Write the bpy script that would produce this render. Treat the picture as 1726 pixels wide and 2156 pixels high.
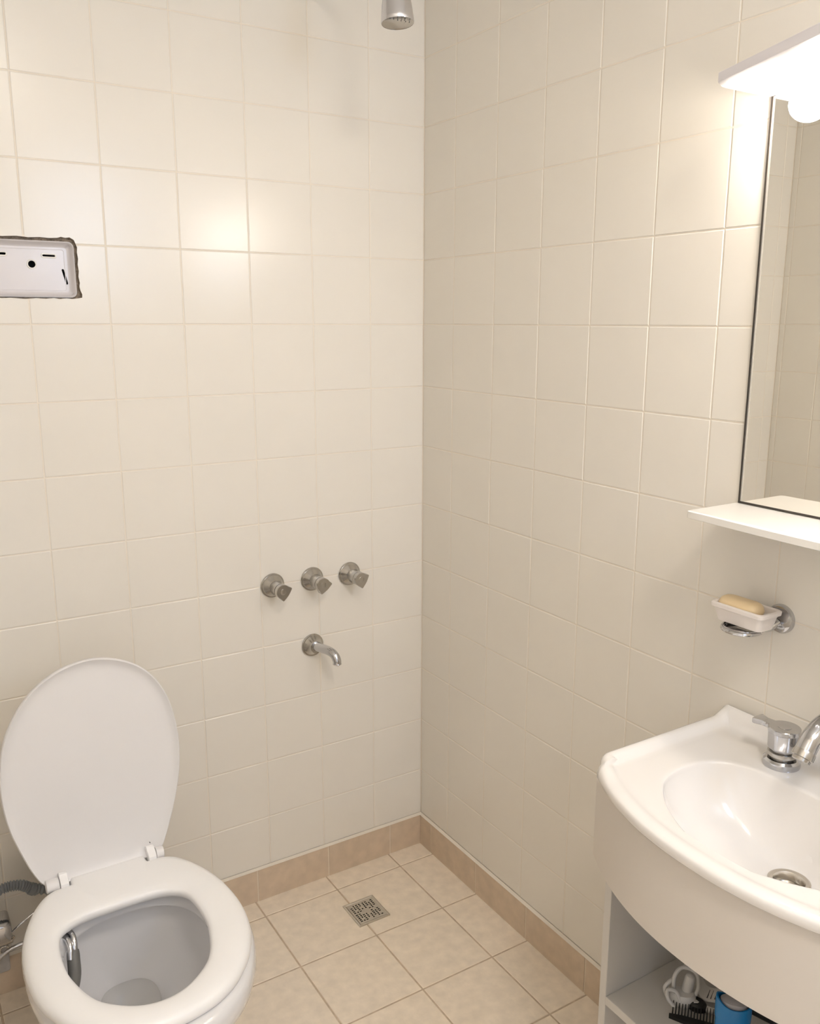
import bpy, bmesh, math, random
from mathutils import Vector, Matrix
from mathutils.geometry import delaunay_2d_cdt

for o in list(bpy.data.objects): bpy.data.objects.remove(o)
SC = bpy.context.scene
COL = SC.collection
random.seed(7)
PI = math.pi

# ------------------------------------------------------------------ camera
cam_d = bpy.data.cameras.new('camera'); cam = bpy.data.objects.new('camera', cam_d); COL.objects.link(cam)
cam_d.sensor_fit = 'HORIZONTAL'; cam_d.sensor_width = 36.0
cam_d.lens = 1847.53 / 1726 * 36.0
cam_d.clip_start = 0.01
yaw, pitch, roll = .5587, -.214, .002
F = Vector((math.sin(yaw)*math.cos(pitch), math.cos(yaw)*math.cos(pitch), math.sin(pitch)))
R0 = Vector((math.cos(yaw), -math.sin(yaw), 0)); U0 = R0.cross(F)
R = R0*math.cos(roll) + U0*math.sin(roll); U = -R0*math.sin(roll) + U0*math.cos(roll)
cam.matrix_world = Matrix(((R.x, U.x, -F.x, -1.194465), (R.y, U.y, -F.y, -1.850505), (R.z, U.z, -F.z, 1.41831), (0, 0, 0, 1)))
SC.camera = cam

# ------------------------------------------------------------------ world, exposure
SC.view_settings.view_transform = 'Standard'; SC.view_settings.look = 'None'
SC.view_settings.gamma = 1; SC.view_settings.use_curve_mapping = False
SC.view_settings.exposure = 0.25
w = bpy.data.worlds.new('world'); SC.world = w; w.use_nodes = True
w.node_tree.nodes['Background'].inputs[0].default_value = (.6, .7, .8, 1)
w.node_tree.nodes['Background'].inputs[1].default_value = .3

BULB = 104.0          # emission strength of the globes over the mirror
FILL_DOME = 49.0           # added unseen fill dome under the ceiling
FILL_DOOR = .8           # added fill glow of an unseen door panel behind the camera
FILL_WIN = 12.0            # added window-shaped fill light, unseen behind the camera
PX0, PY0, CEIL = -1.395, -2.30, 2.40

# ------------------------------------------------------------------ materials
def lin(c):
    return tuple((x/12.92 if x <= .04045 else ((x+.055)/1.055)**2.4) for x in [v/255 for v in c]) + (1,)
def mat(name, rgb, rough=.4, metal=0, spec=.5, var=0, scale=20, bump=0, bscale=60, coat=0, emit=0, trans=0, detail=3):
    m = bpy.data.materials.new(name); m.use_nodes = True
    n = m.node_tree.nodes; l = m.node_tree.links; b = n['Principled BSDF']
    c = lin(rgb); b.inputs['Base Color'].default_value = c
    b.inputs['Roughness'].default_value = rough; b.inputs['Metallic'].default_value = metal
    b.inputs['Specular IOR Level'].default_value = spec; b.inputs['Coat Weight'].default_value = coat
    b.inputs['Coat Roughness'].default_value = .06
    b.inputs['Transmission Weight'].default_value = trans
    if emit:
        b.inputs['Emission Color'].default_value = c; b.inputs['Emission Strength'].default_value = emit
    tc = n.new('ShaderNodeTexCoord')
    if var:
        t = n.new('ShaderNodeTexNoise'); t.inputs['Scale'].default_value = scale; t.inputs['Detail'].default_value = detail
        l.new(tc.outputs['Object'], t.inputs['Vector'])
        r = n.new('ShaderNodeValToRGB'); r.color_ramp.elements[0].position = .3; r.color_ramp.elements[1].position = .7
        r.color_ramp.elements[0].color = tuple(x*(1-var) for x in c[:3]) + (1,)
        r.color_ramp.elements[1].color = tuple(min(1, x*(1+var)) for x in c[:3]) + (1,)
        l.new(t.outputs['Fac'], r.inputs['Fac']); l.new(r.outputs['Color'], b.inputs['Base Color'])
    if bump:
        t2 = n.new('ShaderNodeTexNoise'); t2.inputs['Scale'].default_value = bscale; t2.inputs['Detail'].default_value = 2
        l.new(tc.outputs['Object'], t2.inputs['Vector'])
        bp = n.new('ShaderNodeBump'); bp.inputs['Strength'].default_value = bump; bp.inputs['Distance'].default_value = .01
        l.new(t2.outputs['Fac'], bp.inputs['Height']); l.new(bp.outputs['Normal'], b.inputs['Normal'])
    return m
M = dict(
    tile=mat('glazed_cream_tile', (236, 230, 219), .24, bump=.012, bscale=14, var=.012, scale=5),
    grout=mat('cream_grout', (234, 224, 208), .6),
    mortar=mat('chipped_mortar', (150, 136, 120), .95, var=.35, scale=90, bump=.8, bscale=150),
    floor=mat('beige_floor_tile', (242, 228, 208), .42, var=.07, scale=38, detail=8, bump=.03, bscale=200),
    fgrout=mat('brown_floor_grout', (200, 180, 156), .9, var=.15, scale=60),
    sgrout=mat('tan_skirting_grout', (228, 214, 194), .8),
    skirt=mat('tan_skirting_tile', (212, 192, 168), .42, var=.07, scale=38, detail=8),
    ceil=mat('ceiling_paint', (240, 236, 228), .8),
    ceramic=mat('white_ceramic', (238, 236, 235), .07, coat=.5),
    basin=mat('white_basin_ceramic', (240, 236, 231), .16, coat=.4),
    seat=mat('white_seat_plastic', (252, 250, 248), .28),
    lid=mat('white_lid_plastic', (234, 231, 229), .38),
    chrome=mat('chrome', (196, 196, 198), .09, metal=1),
    bell=mat('satin_chrome', (214, 214, 218), .2, metal=1),
    dchrome=mat('worn_chrome', (190, 187, 182), .22, metal=1),
    steel=mat('brushed_steel', (206, 200, 190), .28, metal=1),
    darkm=mat('opening_shade', (14, 13, 12), .8),  # near-black colour stands in for shade inside openings
    grey=mat('grey_ribbed_plastic', (134, 138, 142), .3),
    rubber=mat('grey_rubber', (104, 103, 100), .45),
    lam=mat('cream_white_laminate', (221, 213, 203), .38),
    lamw=mat('white_melamine', (214, 209, 201), .4),
    shelfw=mat('white_gloss_shelf', (245, 242, 236), .3),
    enamel=mat('white_enamel', (226, 221, 221), .22, var=.02, scale=12),
    mirror=mat('mirror_silver', (248, 246, 240), .0, metal=1),
    mbevel=mat('mirror_bevel', (250, 248, 240), .25, metal=.6),
    medge=mat('mirror_dark_edge', (52, 46, 40), .4),
    lampw=mat('white_lamp_plastic', (236, 233, 238), .35),
    bulb=mat('glowing_bulb', (255, 246, 234), .5, emit=BULB),
    dome=mat('fill_dome_glow', (255, 247, 238), .5, emit=FILL_DOME),
    winl=mat('fill_window_glow', (205, 225, 255), .5, emit=FILL_WIN),
    doorl=mat('fill_door_glow', (222, 234, 255), .5, emit=FILL_DOOR),
    soap=mat('cream_soap', (232, 208, 166), .42, trans=0),
    dish=mat('white_dish_plastic', (238, 230, 224), .3),
    black=mat('black_plastic', (22, 21, 21), .38),
    blue=mat('blue_bottle', (10, 118, 180), .25),
    pale=mat('pale_blue_print', (120, 190, 222), .5),
    cap=mat('grey_bottle_cap', (170, 166, 166), .3),
    clip=mat('white_clip_plastic', (216, 212, 206), .35),
    print=mat('dark_print', (70, 70, 74), .5),
    wood=mat('door_paint', (225, 220, 210), .4),
    paper=mat('white_plate_plastic', (198, 194, 190), .5, var=.1, scale=60),
)

# ------------------------------------------------------------------ helpers
def origin(o):
    v = Vector((0, 0, 0))
    while o is not None:
        v += o.location; o = o.parent
    return v
def tag(o, label=None, cat=None, group=None, kind=None):
    if label: o['label'] = label
    if cat: o['category'] = cat
    if group: o['group'] = group
    if kind: o['kind'] = kind
    return o
def thing(name, loc, label, cat, group=None):
    o = bpy.data.objects.new(name, None); COL.objects.link(o); o.location = loc; o.empty_display_size = .05
    return tag(o, label, cat, group)
class G:
    """collects vertices and faces in world metres, then links ONE mesh object"""
    def __init__(s): s.v = []; s.f = []; s.m = []
    def add(s, vs, fs, mi=0):
        k = len(s.v); s.v += [tuple(v) for v in vs]; s.f += [tuple(i+k for i in f) for f in fs]; s.m += [mi]*len(fs); return s
    def box(s, a, b, bev=0, mi=0, seg=2):
        bm = bmesh.new(); bmesh.ops.create_cube(bm, size=1)
        a, b = Vector(a), Vector(b); c = (a+b)/2; d = b-a
        for v in bm.verts: v.co = Vector((v.co.x*abs(d.x), v.co.y*abs(d.y), v.co.z*abs(d.z))) + c
        if bev: bmesh.ops.bevel(bm, geom=bm.edges[:], offset=bev, segments=seg, profile=.5, affect='EDGES')
        bm.verts.index_update(); s.add([v.co.copy() for v in bm.verts], [[v.index for v in f.verts] for f in bm.faces], mi); bm.free(); return s
    def loft(s, rings, cap0=True, cap1=True, mi=0, close=True):
        n = len(rings[0]); vs = [p for r in rings for p in r]; fs = []
        for i in range(len(rings)-1):
            for j in range(n if close else n-1):
                k = (j+1) % n; fs.append((i*n+j, i*n+k, (i+1)*n+k, (i+1)*n+j))
        if cap0: fs.append(tuple(range(n))[::-1])
        if cap1: fs.append(tuple((len(rings)-1)*n+j for j in range(n)))
        return s.add(vs, fs, mi)
    def lathe(s, prof, o=(0, 0, 0), axis=(0, 0, 1), n=40, cap=True, mi=0):
        ax = Vector(axis).normalized(); q = Vector((0, 0, 1)).rotation_difference(ax); o = Vector(o); rings = []
        for (r, h) in prof: rings.append([o + q @ Vector((r*math.cos(2*PI*i/n), r*math.sin(2*PI*i/n), h)) for i in range(n)])
        return s.loft(rings, cap, cap, mi)
    def tube(s, path, r, n=14, mi=0, cap=True):
        P = [Vector(p) for p in path]; rr = r if isinstance(r, (list, tuple)) else [r]*len(P); rings = []; up = None
        for i, p in enumerate(P):
            t = (P[min(i+1, len(P)-1)] - P[max(i-1, 0)]).normalized()
            if up is None: up = t.orthogonal().normalized()
            up = (up - t*up.dot(t)).normalized(); w_ = t.cross(up)
            rings.append([p + (up*math.cos(2*PI*k/n) + w_*math.sin(2*PI*k/n))*rr[i] for k in range(n)])
        return s.loft(rings, cap, cap, mi)
    def torus(s, c, ax, R_, r, n=40, m=10, mi=0):
        ax = Vector(ax).normalized(); q = Vector((0, 0, 1)).rotation_difference(ax); c = Vector(c); vs = []; fs = []
        for i in range(n):
            a = 2*PI*i/n
            for j in range(m):
                b = 2*PI*j/m; vs.append(c + q @ Vector(((R_+r*math.cos(b))*math.cos(a), (R_+r*math.cos(b))*math.sin(a), r*math.sin(b))))
        for i in range(n):
            for j in range(m): fs.append((i*m+j, ((i+1) % n)*m+j, ((i+1) % n)*m+(j+1) % m, i*m+(j+1) % m))
        return s.add(vs, fs, mi)
    def build(s, name, mats, parent=None, smooth=35, recalc=True):
        if not isinstance(mats, (list, tuple)): mats = [mats]
        og = origin(parent); bm = bmesh.new()
        vs = [bm.verts.new(Vector(v)-og) for v in s.v]; bm.verts.ensure_lookup_table()
        for f, mi in zip(s.f, s.m):
            try:
                fc = bm.faces.new([vs[i] for i in f]); fc.material_index = mi; fc.smooth = smooth > 0
            except ValueError: pass
        if recalc: bmesh.ops.recalc_face_normals(bm, faces=bm.faces[:])
        if smooth:
            th = math.radians(smooth)
            for e in bm.edges:
                if len(e.link_faces) == 2 and e.link_faces[0].normal.angle(e.link_faces[1].normal, 0) > th: e.smooth = False
        me = bpy.data.meshes.new(name); bm.to_mesh(me); bm.free()
        for m_ in mats: me.materials.append(m_)
        o = bpy.data.objects.new(name, me); COL.objects.link(o)
        if parent is not None: o.parent = parent
        return o
def inpoly(x, y, P):
    c = False; j = len(P)-1
    for i in range(len(P)):
        if (P[i][1] > y) != (P[j][1] > y) and x < (P[j][0]-P[i][0])*(y-P[i][1])/(P[j][1]-P[i][1])+P[i][0]: c = not c
        j = i
    return c
def cdt(outer, holes):
    """triangulate outer polygon minus hole polygons -> verts2d, faces"""
    vs = []; es = []
    for P in [outer]+holes:
        k = len(vs); vs += [Vector(p) for p in P]; es += [(k+i, k+(i+1) % len(P)) for i in range(len(P))]
    r = delaunay_2d_cdt(vs, es, [], 0, 1e-7); V, Fc = r[0], r[2]; out = []
    for f in Fc:
        cx = sum(V[i].x for i in f)/len(f); cy = sum(V[i].y for i in f)/len(f)
        if inpoly(cx, cy, outer) and not any(inpoly(cx, cy, h) for h in holes): out.append(tuple(f))
    return [(v.x, v.y) for v in V], out
def slab(g, outer, holes, place, t0, t1, mi=0):
    """plate with holes between offsets t0 and t1 along the normal; place(u,v,t)->xyz"""
    V, Fc = cdt(outer, holes); n = len(V)
    g.add([place(u, v, t0) for u, v in V]+[place(u, v, t1) for u, v in V], [f for f in Fc]+[tuple(i+n for i in f[::-1]) for f in Fc], mi)
    for P in [outer]+holes:
        k = len(P); g.add([place(u, v, t0) for u, v in P]+[place(u, v, t1) for u, v in P], [(i, (i+1) % k, (i+1) % k+k, i+k) for i in range(k)], mi)
    return g
def rrect(x0, y0, x1, y1, r, n=6):
    out = []
    for cx, cy, a in ((x1-r, y1-r, 0), (x0+r, y1-r, 90), (x0+r, y0+r, 180), (x1-r, y0+r, 270)):
        for i in range(n+1):
            t = math.radians(a+90*i/n); out.append((cx+r*math.cos(t), cy+r*math.sin(t)))
    return out
def circ(x, y, r, n=20): return [(x+r*math.cos(2*PI*i/n), y+r*math.sin(2*PI*i/n)) for i in range(n)]
def slot(x0, y0, x1, y1, r, n=6):
    a = math.atan2(y1-y0, x1-x0); out = []
    for i in range(n+1): t = a-PI/2+PI*i/n; out.append((x1+r*math.cos(t), y1+r*math.sin(t)))
    for i in range(n+1): t = a+PI/2+PI*i/n; out.append((x0+r*math.cos(t), y0+r*math.sin(t)))
    return out
def catmull(P, n=8, closed=False):
    out = []; N = len(P)
    for i in range(N if closed else N-1):
        g_ = lambda k: Vector(P[k % N]) if closed else Vector(P[max(0, min(N-1, k))])
        a, b, c, d = g_(i-1), g_(i), g_(i+1), g_(i+2)
        for j in range(n):
            t = j/n; out.append(.5*((2*b)+(-a+c)*t+(2*a-5*b+4*c-d)*t*t+(-a+3*b-3*c+d)*t**3))
    if not closed: out.append(Vector(P[-1]))
    return out
def resample(P, n):
    """closed polygon -> n points equally spaced"""
    P = [Vector(p) for p in P]; L = [0]
    for i in range(len(P)): L.append(L[-1]+(P[(i+1) % len(P)]-P[i]).length)
    out = []; k = 0
    for i in range(n):
        t = L[-1]*i/n
        while L[k+1] < t: k += 1
        q = (t-L[k])/max(1e-9, L[k+1]-L[k]); out.append(P[k].lerp(P[(k+1) % len(P)], q))
    return out

# ------------------------------------------------------------------ tiled surfaces (real tiles, recessed grout)
def tiled(name, us, vs, place, mats, hole=None, gap=.0010, bev=.0014, dep=.0008, tilt=.00016, kind='structure', rim=0):
    """us, vs = joint positions; place(u, v, t) maps to xyz, t towards the room"""
    g = G(); u0, u1, v0, v1 = min(us), max(us), min(vs), max(vs)
    e = .004; rect = [(u0-e, v0-e), (u1+e, v0-e), (u1+e, v1+e), (u0-e, v1+e)]
    V, Fc = cdt(rect, [hole] if hole else [])
    g.add([place(u, v, -dep) for u, v in V], Fc, 1)
    us = sorted(us); vs = sorted(vs)
    for i in range(len(us)-1):
        for j in range(len(vs)-1):
            a, b, c, d = us[i]+gap, us[i+1]-gap, vs[j]+gap, vs[j+1]-gap
            if b-a < .004 or d-c < .004: continue
            ta, tb = random.uniform(-tilt, tilt), random.uniform(-tilt, tilt)
            h = lambda u, v: ta*(u-(a+b)/2)/.075 + tb*(v-(c+d)/2)/.075
            hit = hole and any((a < p[0] < b and c < p[1] < d) for p in hole) or (hole and inpoly((a+b)/2, (c+d)/2, hole))
            A, B, C_, D = a+bev, b-bev, c+bev, d-bev
            if hit:
                hx = [p[0] for p in hole]; hy = [p[1] for p in hole]
                V, Fc = cdt([(A, C_), (B, C_), (B, D), (A, D)], [])
                vs2 = []; es = []
                for P in ([(A, C_), (B, C_), (B, D), (A, D)], hole):
                    k = len(vs2); vs2 += [Vector(p) for p in P]; es += [(k+q, k+(q+1) % len(P)) for q in range(len(P))]
                r_ = delaunay_2d_cdt(vs2, es, [], 0, 1e-7); fs = []
                for f in r_[2]:
                    cx = sum(r_[0][q].x for q in f)/len(f); cy = sum(r_[0][q].y for q in f)/len(f)
                    if A < cx < B and C_ < cy < D and not inpoly(cx, cy, hole): fs.append(tuple(f))
                g.add([place(p.x, p.y, h(p.x, p.y)) for p in r_[0]], fs, 0)
                N = 24
            else:
                g.add([place(A, C_, h(A, C_)), place(B, C_, h(B, C_)), place(B, D, h(B, D)), place(A, D, h(A, D))], [(0, 1, 2, 3)], 0); N = 1
            for (p0, p1, q0, q1) in (((A, C_), (B, C_), (a, c), (b, c)), ((B, C_), (B, D), (b, c), (b, d)), ((B, D), (A, D), (b, d), (a, d)), ((A, D), (A, C_), (a, d), (a, c))):
                for k in range(N):
                    s0, s1 = k/N, (k+1)/N; L_ = lambda m_, n_, s_: (m_[0]+(n_[0]-m_[0])*s_, m_[1]+(n_[1]-m_[1])*s_)
                    x0, x1, y0, y1 = L_(p0, p1, s0), L_(p0, p1, s1), L_(q0, q1, s0), L_(q0, q1, s1)
                    if hit and (inpoly(x0[0], x0[1], hole) or inpoly(x1[0], x1[1], hole)): continue
                    g.add([place(*x0, h(*x0)), place(*x1, h(*x1)), place(*y1, -dep), place(*y0, -dep)], [(0, 1, 2, 3)], 0)
    if hole:
        k = len(hole); g.add([place(u, v, 0) for u, v in hole]+[place(u, v, -.02) for u, v in hole], [(q, (q+1) % k, (q+1) % k+k, q+k) for q in range(k)], 2)
        big = [(u0, v0), (u1, v0), (u1, v1), (u0, v1)]
    o = g.build(name, mats, smooth=0, recalc=False)
    # consistent normals towards the room
    me = o.data; bm = bmesh.new(); bm.from_mesh(me)
    n = (Vector(place(0, 0, 1))-Vector(place(0, 0, 0)))
    for f in bm.faces:
        if f.material_index < 2 and f.normal.dot(n) < 0: f.normal_flip()
    bm.to_mesh(me); bm.free()
    tag(o, kind=kind); return o

ROWZ = [0, .088, .2186, .3671, .5138, .6619, .8111, .9618, 1.1108, 1.2602, 1.411, 1.5626, 1.7132, 1.8623, 2.0125, 2.1625, 2.3125, CEIL]
LX = [0, -.1484, -.298, -.4473, -.5979, -.7479, -.8982, -1.0482, -1.1982, -1.3482, PX0]
RY = [0, -.1281, -.2817, -.4332, -.5834, -.7321, -.8799, -1.03, -1.18, -1.33, -1.48, -1.63, -1.78, -1.93, -2.08, -2.23, PY0]
random.seed(3)
hole = [(-1.0, 1.459), (-.97, 1.461), (-.945, 1.4595), (-.93, 1.4605), (-.905, 1.4588), (-.885, 1.4605), (-.868, 1.4595), (-.852, 1.4612), (-.842, 1.4592), (-.83, 1.461), (-.818, 1.4598), (-.8065, 1.4612), (-.7998, 1.4625),
        (-.7992, 1.469), (-.802, 1.4755), (-.8035, 1.483), (-.8022, 1.491), (-.804, 1.502), (-.8025, 1.513), (-.8038, 1.525), (-.8022, 1.536), (-.8035, 1.548), (-.8025, 1.5575), (-.805, 1.564), (-.8075, 1.571), (-.815, 1.5755),
        (-.823, 1.5742), (-.831, 1.5758), (-.838, 1.5735), (-.853, 1.5725), (-.87, 1.5735), (-.89, 1.5722), (-.91, 1.5738), (-.935, 1.5722), (-.96, 1.5735), (-1.0, 1.573)]
tiled('wall_left', LX, ROWZ, lambda u, v, t: (u, -t, v), [M['tile'], M['grout'], M['mortar']], hole)
tiled('wall_right', RY, ROWZ, lambda u, v, t: (-t, u, v), [M['tile'], M['grout']])
tiled('wall_opposite', [y-.02 for y in RY[:-1]]+[0, PY0], ROWZ, lambda u, v, t: (PX0+t, u, v), [M['tile'], M['grout']])
DX0, DX1, DZ = -1.32, -.62, 2.02      # doorway in the wall behind the camera
WX0, WX1, WZ0, WZ1 = -.46, -.12, 1.55, 2.05
def room_hole_wall():
    g = G(); V, Fc = cdt([(PX0, 0), (0, 0), (0, CEIL), (PX0, CEIL)], [[(DX0, .002), (DX1, .002), (DX1, DZ), (DX0, DZ)], [(WX0, WZ0), (WX1, WZ0), (WX1, WZ1), (WX0, WZ1)]])
    g.add([(x, PY0, z) for x, z in V], Fc); g.add([(x, PY0-.08, z) for x, z in V], Fc)
    for P in ([(DX0, .002), (DX1, .002), (DX1, DZ), (DX0, DZ)], [(WX0, WZ0), (WX1, WZ0), (WX1, WZ1), (WX0, WZ1)]):
        for i in range(4):
            a, b = P[i], P[(i+1) % 4]; g.add([(a[0], PY0, a[1]), (b[0], PY0, b[1]), (b[0], PY0-.08, b[1]), (a[0], PY0-.08, a[1])], [(0, 1, 2, 3)])
    tag(g.build('wall_back', M['tile'], smooth=0), kind='structure')
room_hole_wall()
tag(G().box((PX0, PY0, CEIL), (0, 0, CEIL+.05)).build('ceiling', M['ceil'], smooth=0), kind='structure')
g = G()
for a, b in (((DX0+.003, .006), (DX0+.09, DZ-.003)), ((DX1-.09, .006), (DX1-.003, DZ-.003)), ((DX0+.09, .006), (DX1-.09, .30)), ((DX0+.09, DZ-.10), (DX1-.09, DZ-.003))):
    g.box((a[0], PY0-.06, a[1]), (b[0], PY0-.02, b[1]), .002)
d = tag(g.build('door_1', M['wood']), kind='structure')
G().box((DX0+.088, PY0-.043, .298), (DX1-.088, PY0-.037, DZ-.098)).build('fill_door_pane', M['doorl'], d, smooth=0)  # glowing pane added to the unseen door as fill light
g = G().lathe([(.024, 0), (.024, .006), (.01, .01), (.009, .04)], (DX1-.06, PY0-.02, 1.0), (0, 1, 0)); g.tube([(DX1-.06, PY0+.018, 1.0), (DX1-.1, PY0+.022, 1.0), (DX1-.17, PY0+.02, 1.0)], .008)
g.build('door_handle', M['chrome'], d)
wn = tag(G().box((WX0, PY0-.045, WZ0), (WX1, PY0-.04, WZ1)).build('fill_window_1', M['winl'], smooth=0), kind='structure')  # added glowing pane, an unseen fill light shaped as a window
g = G()
for a, b in (((WX0, PY0-.06, WZ0), (WX1, PY0-.02, WZ0+.03)), ((WX0, PY0-.06, WZ1-.03), (WX1, PY0-.02, WZ1)), ((WX0, PY0-.06, WZ0), (WX0+.03, PY0-.02, WZ1)), ((WX1-.03, PY0-.06, WZ0), (WX1, PY0-.02, WZ1))): g.box(a, b, .003)
g.build('fill_window_frame', M['lamw'], wn)
# floor and skirting
FX = [0, -.1095, -.2975, -.4935, -.6905, -.8875, -1.0845, -1.2815, PX0]
FY = [0, -.0700, -.2700, -.4725, -.672, -.872, -1.072, -1.272, -1.472, -1.672, -1.872, -2.072, -2.272, PY0]
tiled('floor', FX, FY, lambda u, v, t: (u, v, t), [M['floor'], M['fgrout']], gap=.0019, bev=.0012, dep=.0011, tilt=.0002)
def skirting(name, us, place):
    g = G(); us = sorted(us)
    for i in range(len(us)-1):
        a, b = us[i]+(.0010 if i else 0), us[i+1]-(.0010 if i < len(us)-2 else 0)
        if b-a < .004: continue
        P = [(a, 0), (b, 0), (b, .0865), (a, .0865)]
        e = .0011
        g.add([place(a, 0, 0), place(b, 0, 0), place(b, .0865, 0), place(a, .0865, 0), place(a+e, 0, .008), place(b-e, 0, .008), place(b-e, .0855, .008), place(a+e, .0855, .008)],
              [(0, 3, 2, 1), (4, 5, 6, 7), (0, 1, 5, 4), (1, 2, 6, 5), (2, 3, 7, 6), (3, 0, 4, 7)], 0)
    u0, u1 = us[0], us[-1]
    g.add([place(u0, 0, .0068), place(u1, 0, .0068), place(u1, .0865, .0068), place(u0, .0865, .0068)], [(0, 1, 2, 3)], 1)
    # pale filler bead on top
    g.add([place(u0, .0862, .0085), place(u1, .0862, .0085), place(u1, .0895, .0008), place(u0, .0895, .0008), place(u0, .0862, 0), place(u1, .0862, 0)], [(0, 1, 2, 3), (0, 4, 5, 1)], 2)
    tag(g.build(name, [M['skirt'], M['sgrout'], M['grout']], smooth=0), kind='structure')
skirting('baseboard_left', [0, -.1035, -.2895, -.486, -.685, -.885, -1.085, -1.285, PX0], lambda u, v, t: (u, -t, v))
skirting('baseboard_right', [-.0080, -.0615, -.2665, -.465, -.665, -.865, -1.065, -1.265, -1.465, -1.665, -1.865, -2.065, PY0], lambda u, v, t: (-t, u, v))

# ------------------------------------------------------------------ added fill dome under the ceiling (unseen, behind the camera)
t = thing('fill_dome', (-.80, -2.0, CEIL), 'added unseen fill light, a round white glowing dome under the ceiling', 'lamp')
G().lathe([(.15, 0), (.15, -.02), (.14, -.024), (.135, -.02)], (-.80, -2.0, CEIL)).build('base', M['lampw'], t)
G().lathe([(.134, -.021)]+[(.134*math.cos(a*PI/20), -.021-.07*math.sin(a*PI/20)) for a in range(1, 10)], (-.80, -2.0, CEIL)).build('diffuser', M['dome'], t)

# ------------------------------------------------------------------ mirror, shelf, lamp
MY0, MY1, MZ0, MZ1 = -.950, -1.470, 1.133, 1.743
t = thing('wall_mirror', (0, -1.21, MZ0), 'frameless rectangular mirror with dark edges on the right wall, standing on white shelf', 'mirror')
b = .007
g = G(); g.box((-.004, MY1+b, MZ0+.002), (-.0005, MY0-b, MZ1)); g.build('glass', M['mirror'], t, smooth=0)
for ya, yb in ((MY0-.0022, MY0-b), (MY1+b, MY1+.0022)):
    g = G()
    g.add([(-.004, yb if ya == MY0-.0022 else ya, MZ0+.002), (-.003, ya if ya == MY0-.0022 else yb, MZ0+.002), (-.003, ya if ya == MY0-.0022 else yb, MZ1), (-.004, yb if ya == MY0-.0022 else ya, MZ1)], [(0, 1, 2, 3)])
    tag(g.build('bevel', M['mbevel'], t, smooth=0), 'bright bevelled strip')
g = G(); g.box((-.0045, MY0-.0025, MZ0), (0, MY0, MZ1)); g.box((-.0045, MY1, MZ0), (0, MY1+.0025, MZ1)); g.box((-.0048, MY1, MZ0-.001), (0, MY0, MZ0+.0022))
g.build('edge', M['medge'], t, smooth=0)
sh = thing('wall_shelf', (0, -1.21, 1.12), 'thin white shelf fixed to the wall right under the mirror', 'shelf')
def shelfx(y): return -.120-.012*max(0, 1-((y+1.21)/.262)**2)
P = [(0, -.9455), (-.117, -.9455), (-.1205, -.9475), (-.1225, -.951)]+[(shelfx(-.951-.518*i/20), -.951-.518*i/20) for i in range(1, 20)]+[(-.1225, -1.469), (-.117, -1.4745), (0, -1.4745)]
g = G(); rings = []
for z, s in ((1.1195, .002), (1.1205, 0), (1.1305, 0), (1.1315, .0015)):
    rings.append([(x+(s if x < -.05 else 0), y+(-s if y > -1 else (s if y < -1.45 else 0)), z) for x, y in P])
g.loft(rings); g.build('board', M['shelfw'], sh)
for yy in (-1.0, -1.42):
    G().box((-.07, yy-.008, 1.106), (-.001, yy+.008, 1.1196), .002).build('bracket', M['lampw'], sh)
t = thing('vanity_lamp', (0, -1.21, 1.744), 'white bow fronted lamp over the mirror with glowing bulbs beneath', 'lamp')
def canx(y):
    s = abs(y+1.21); return -.212+.365*max(0, s-.03)*(1 if s > .03 else 0)
ys = [-.9435-.533*i/40 for i in range(41)]
P = [(0, -.9435), (-.098, -.9435), (-.110, -.9455)]+[(canx(y), y) for y in ys[1:-1]]+[(-.110, -1.4745), (-.098, -1.4765), (0, -1.4765)]
g = G(); rings = []
for z, s in ((1.7440, .0), (1.7445, -.001), (1.7565, -.001), (1.7580, .002)):
    rings.append([((x+s) if x < -.05 else x, y, z) for x, y in P])
g.loft(rings); g.build('canopy', M['lampw'], t)
for yy in (-1.045, -1.375):
    G().lathe([(.021, 0), (.021, -.006), (.0165, -.008), (.0165, -.010), (.012, -.012)], (-.048, yy, 1.744)).build('bulb_socket', M['lampw'], t)
    bl = G().lathe([(.0115, 0.002)]+[(.027*math.sin(a), -.0225-.021+.024*math.cos(a)*1.0+.0) for a in [.45+(PI-.45)*k/14 for k in range(14)]]+[(.0005, -.0677)], (-.048, yy, 1.7285+.0255)).build('bulb', M['bulb'], t)

# ------------------------------------------------------------------ soap dish and soap
t = thing('soap_dish', (0, -1.045, .962), 'white soap dish in a chrome wall holder below the shelf', 'soap dish')
G().lathe([(.0235, 0), (.0235, .003), (.021, .0075), (.014, .0095), (.0001, .0098)], (0, -1.0455, .962), (-1, 0, 0)).build('wall_plate', M['chrome'], t)
g = G(); g.tube([(-.008, -1.0455, .958), (-.02, -1.042, .95), (-.033, -1.03, .9445)], .0055)
g.torus((-.049, -1.010, .9435), (0, 0, 1), .029, .0035); g.lathe([(.0265, 0), (.029, .002), (.0295, .009), (.0275, .0095), (.0265, .004)], (-.049, -1.010, .939), n=48)
g.build('holder_ring', M['chrome'], t)
g = G(); rings = []
def rr3(x0, y0, x1, y1, r, z, n=5): return [(x, y, z) for x, y in rrect(x0, y0, x1, y1, r, n)]
for z, i, r in ((.951, .012, .008), (.9525, .0085, .009), (.962, .0060, .009), (.970, .0045, .009), (.9735, .0035, .009), (.9755, 0, .009), (.981, -.0005, .009), (.9825, .001, .009), (.9828, .0035, .008), (.981, .006, .007), (.974, .008, .007), (.973, .012, .006)):
    rings.append(rr3(-.0745+i, -1.0615+i, -.0195-i, -.9645-i, r, z))
g.loft(rings); g.build('dish', M['dish'], t)
g = G(); rings = []
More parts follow.
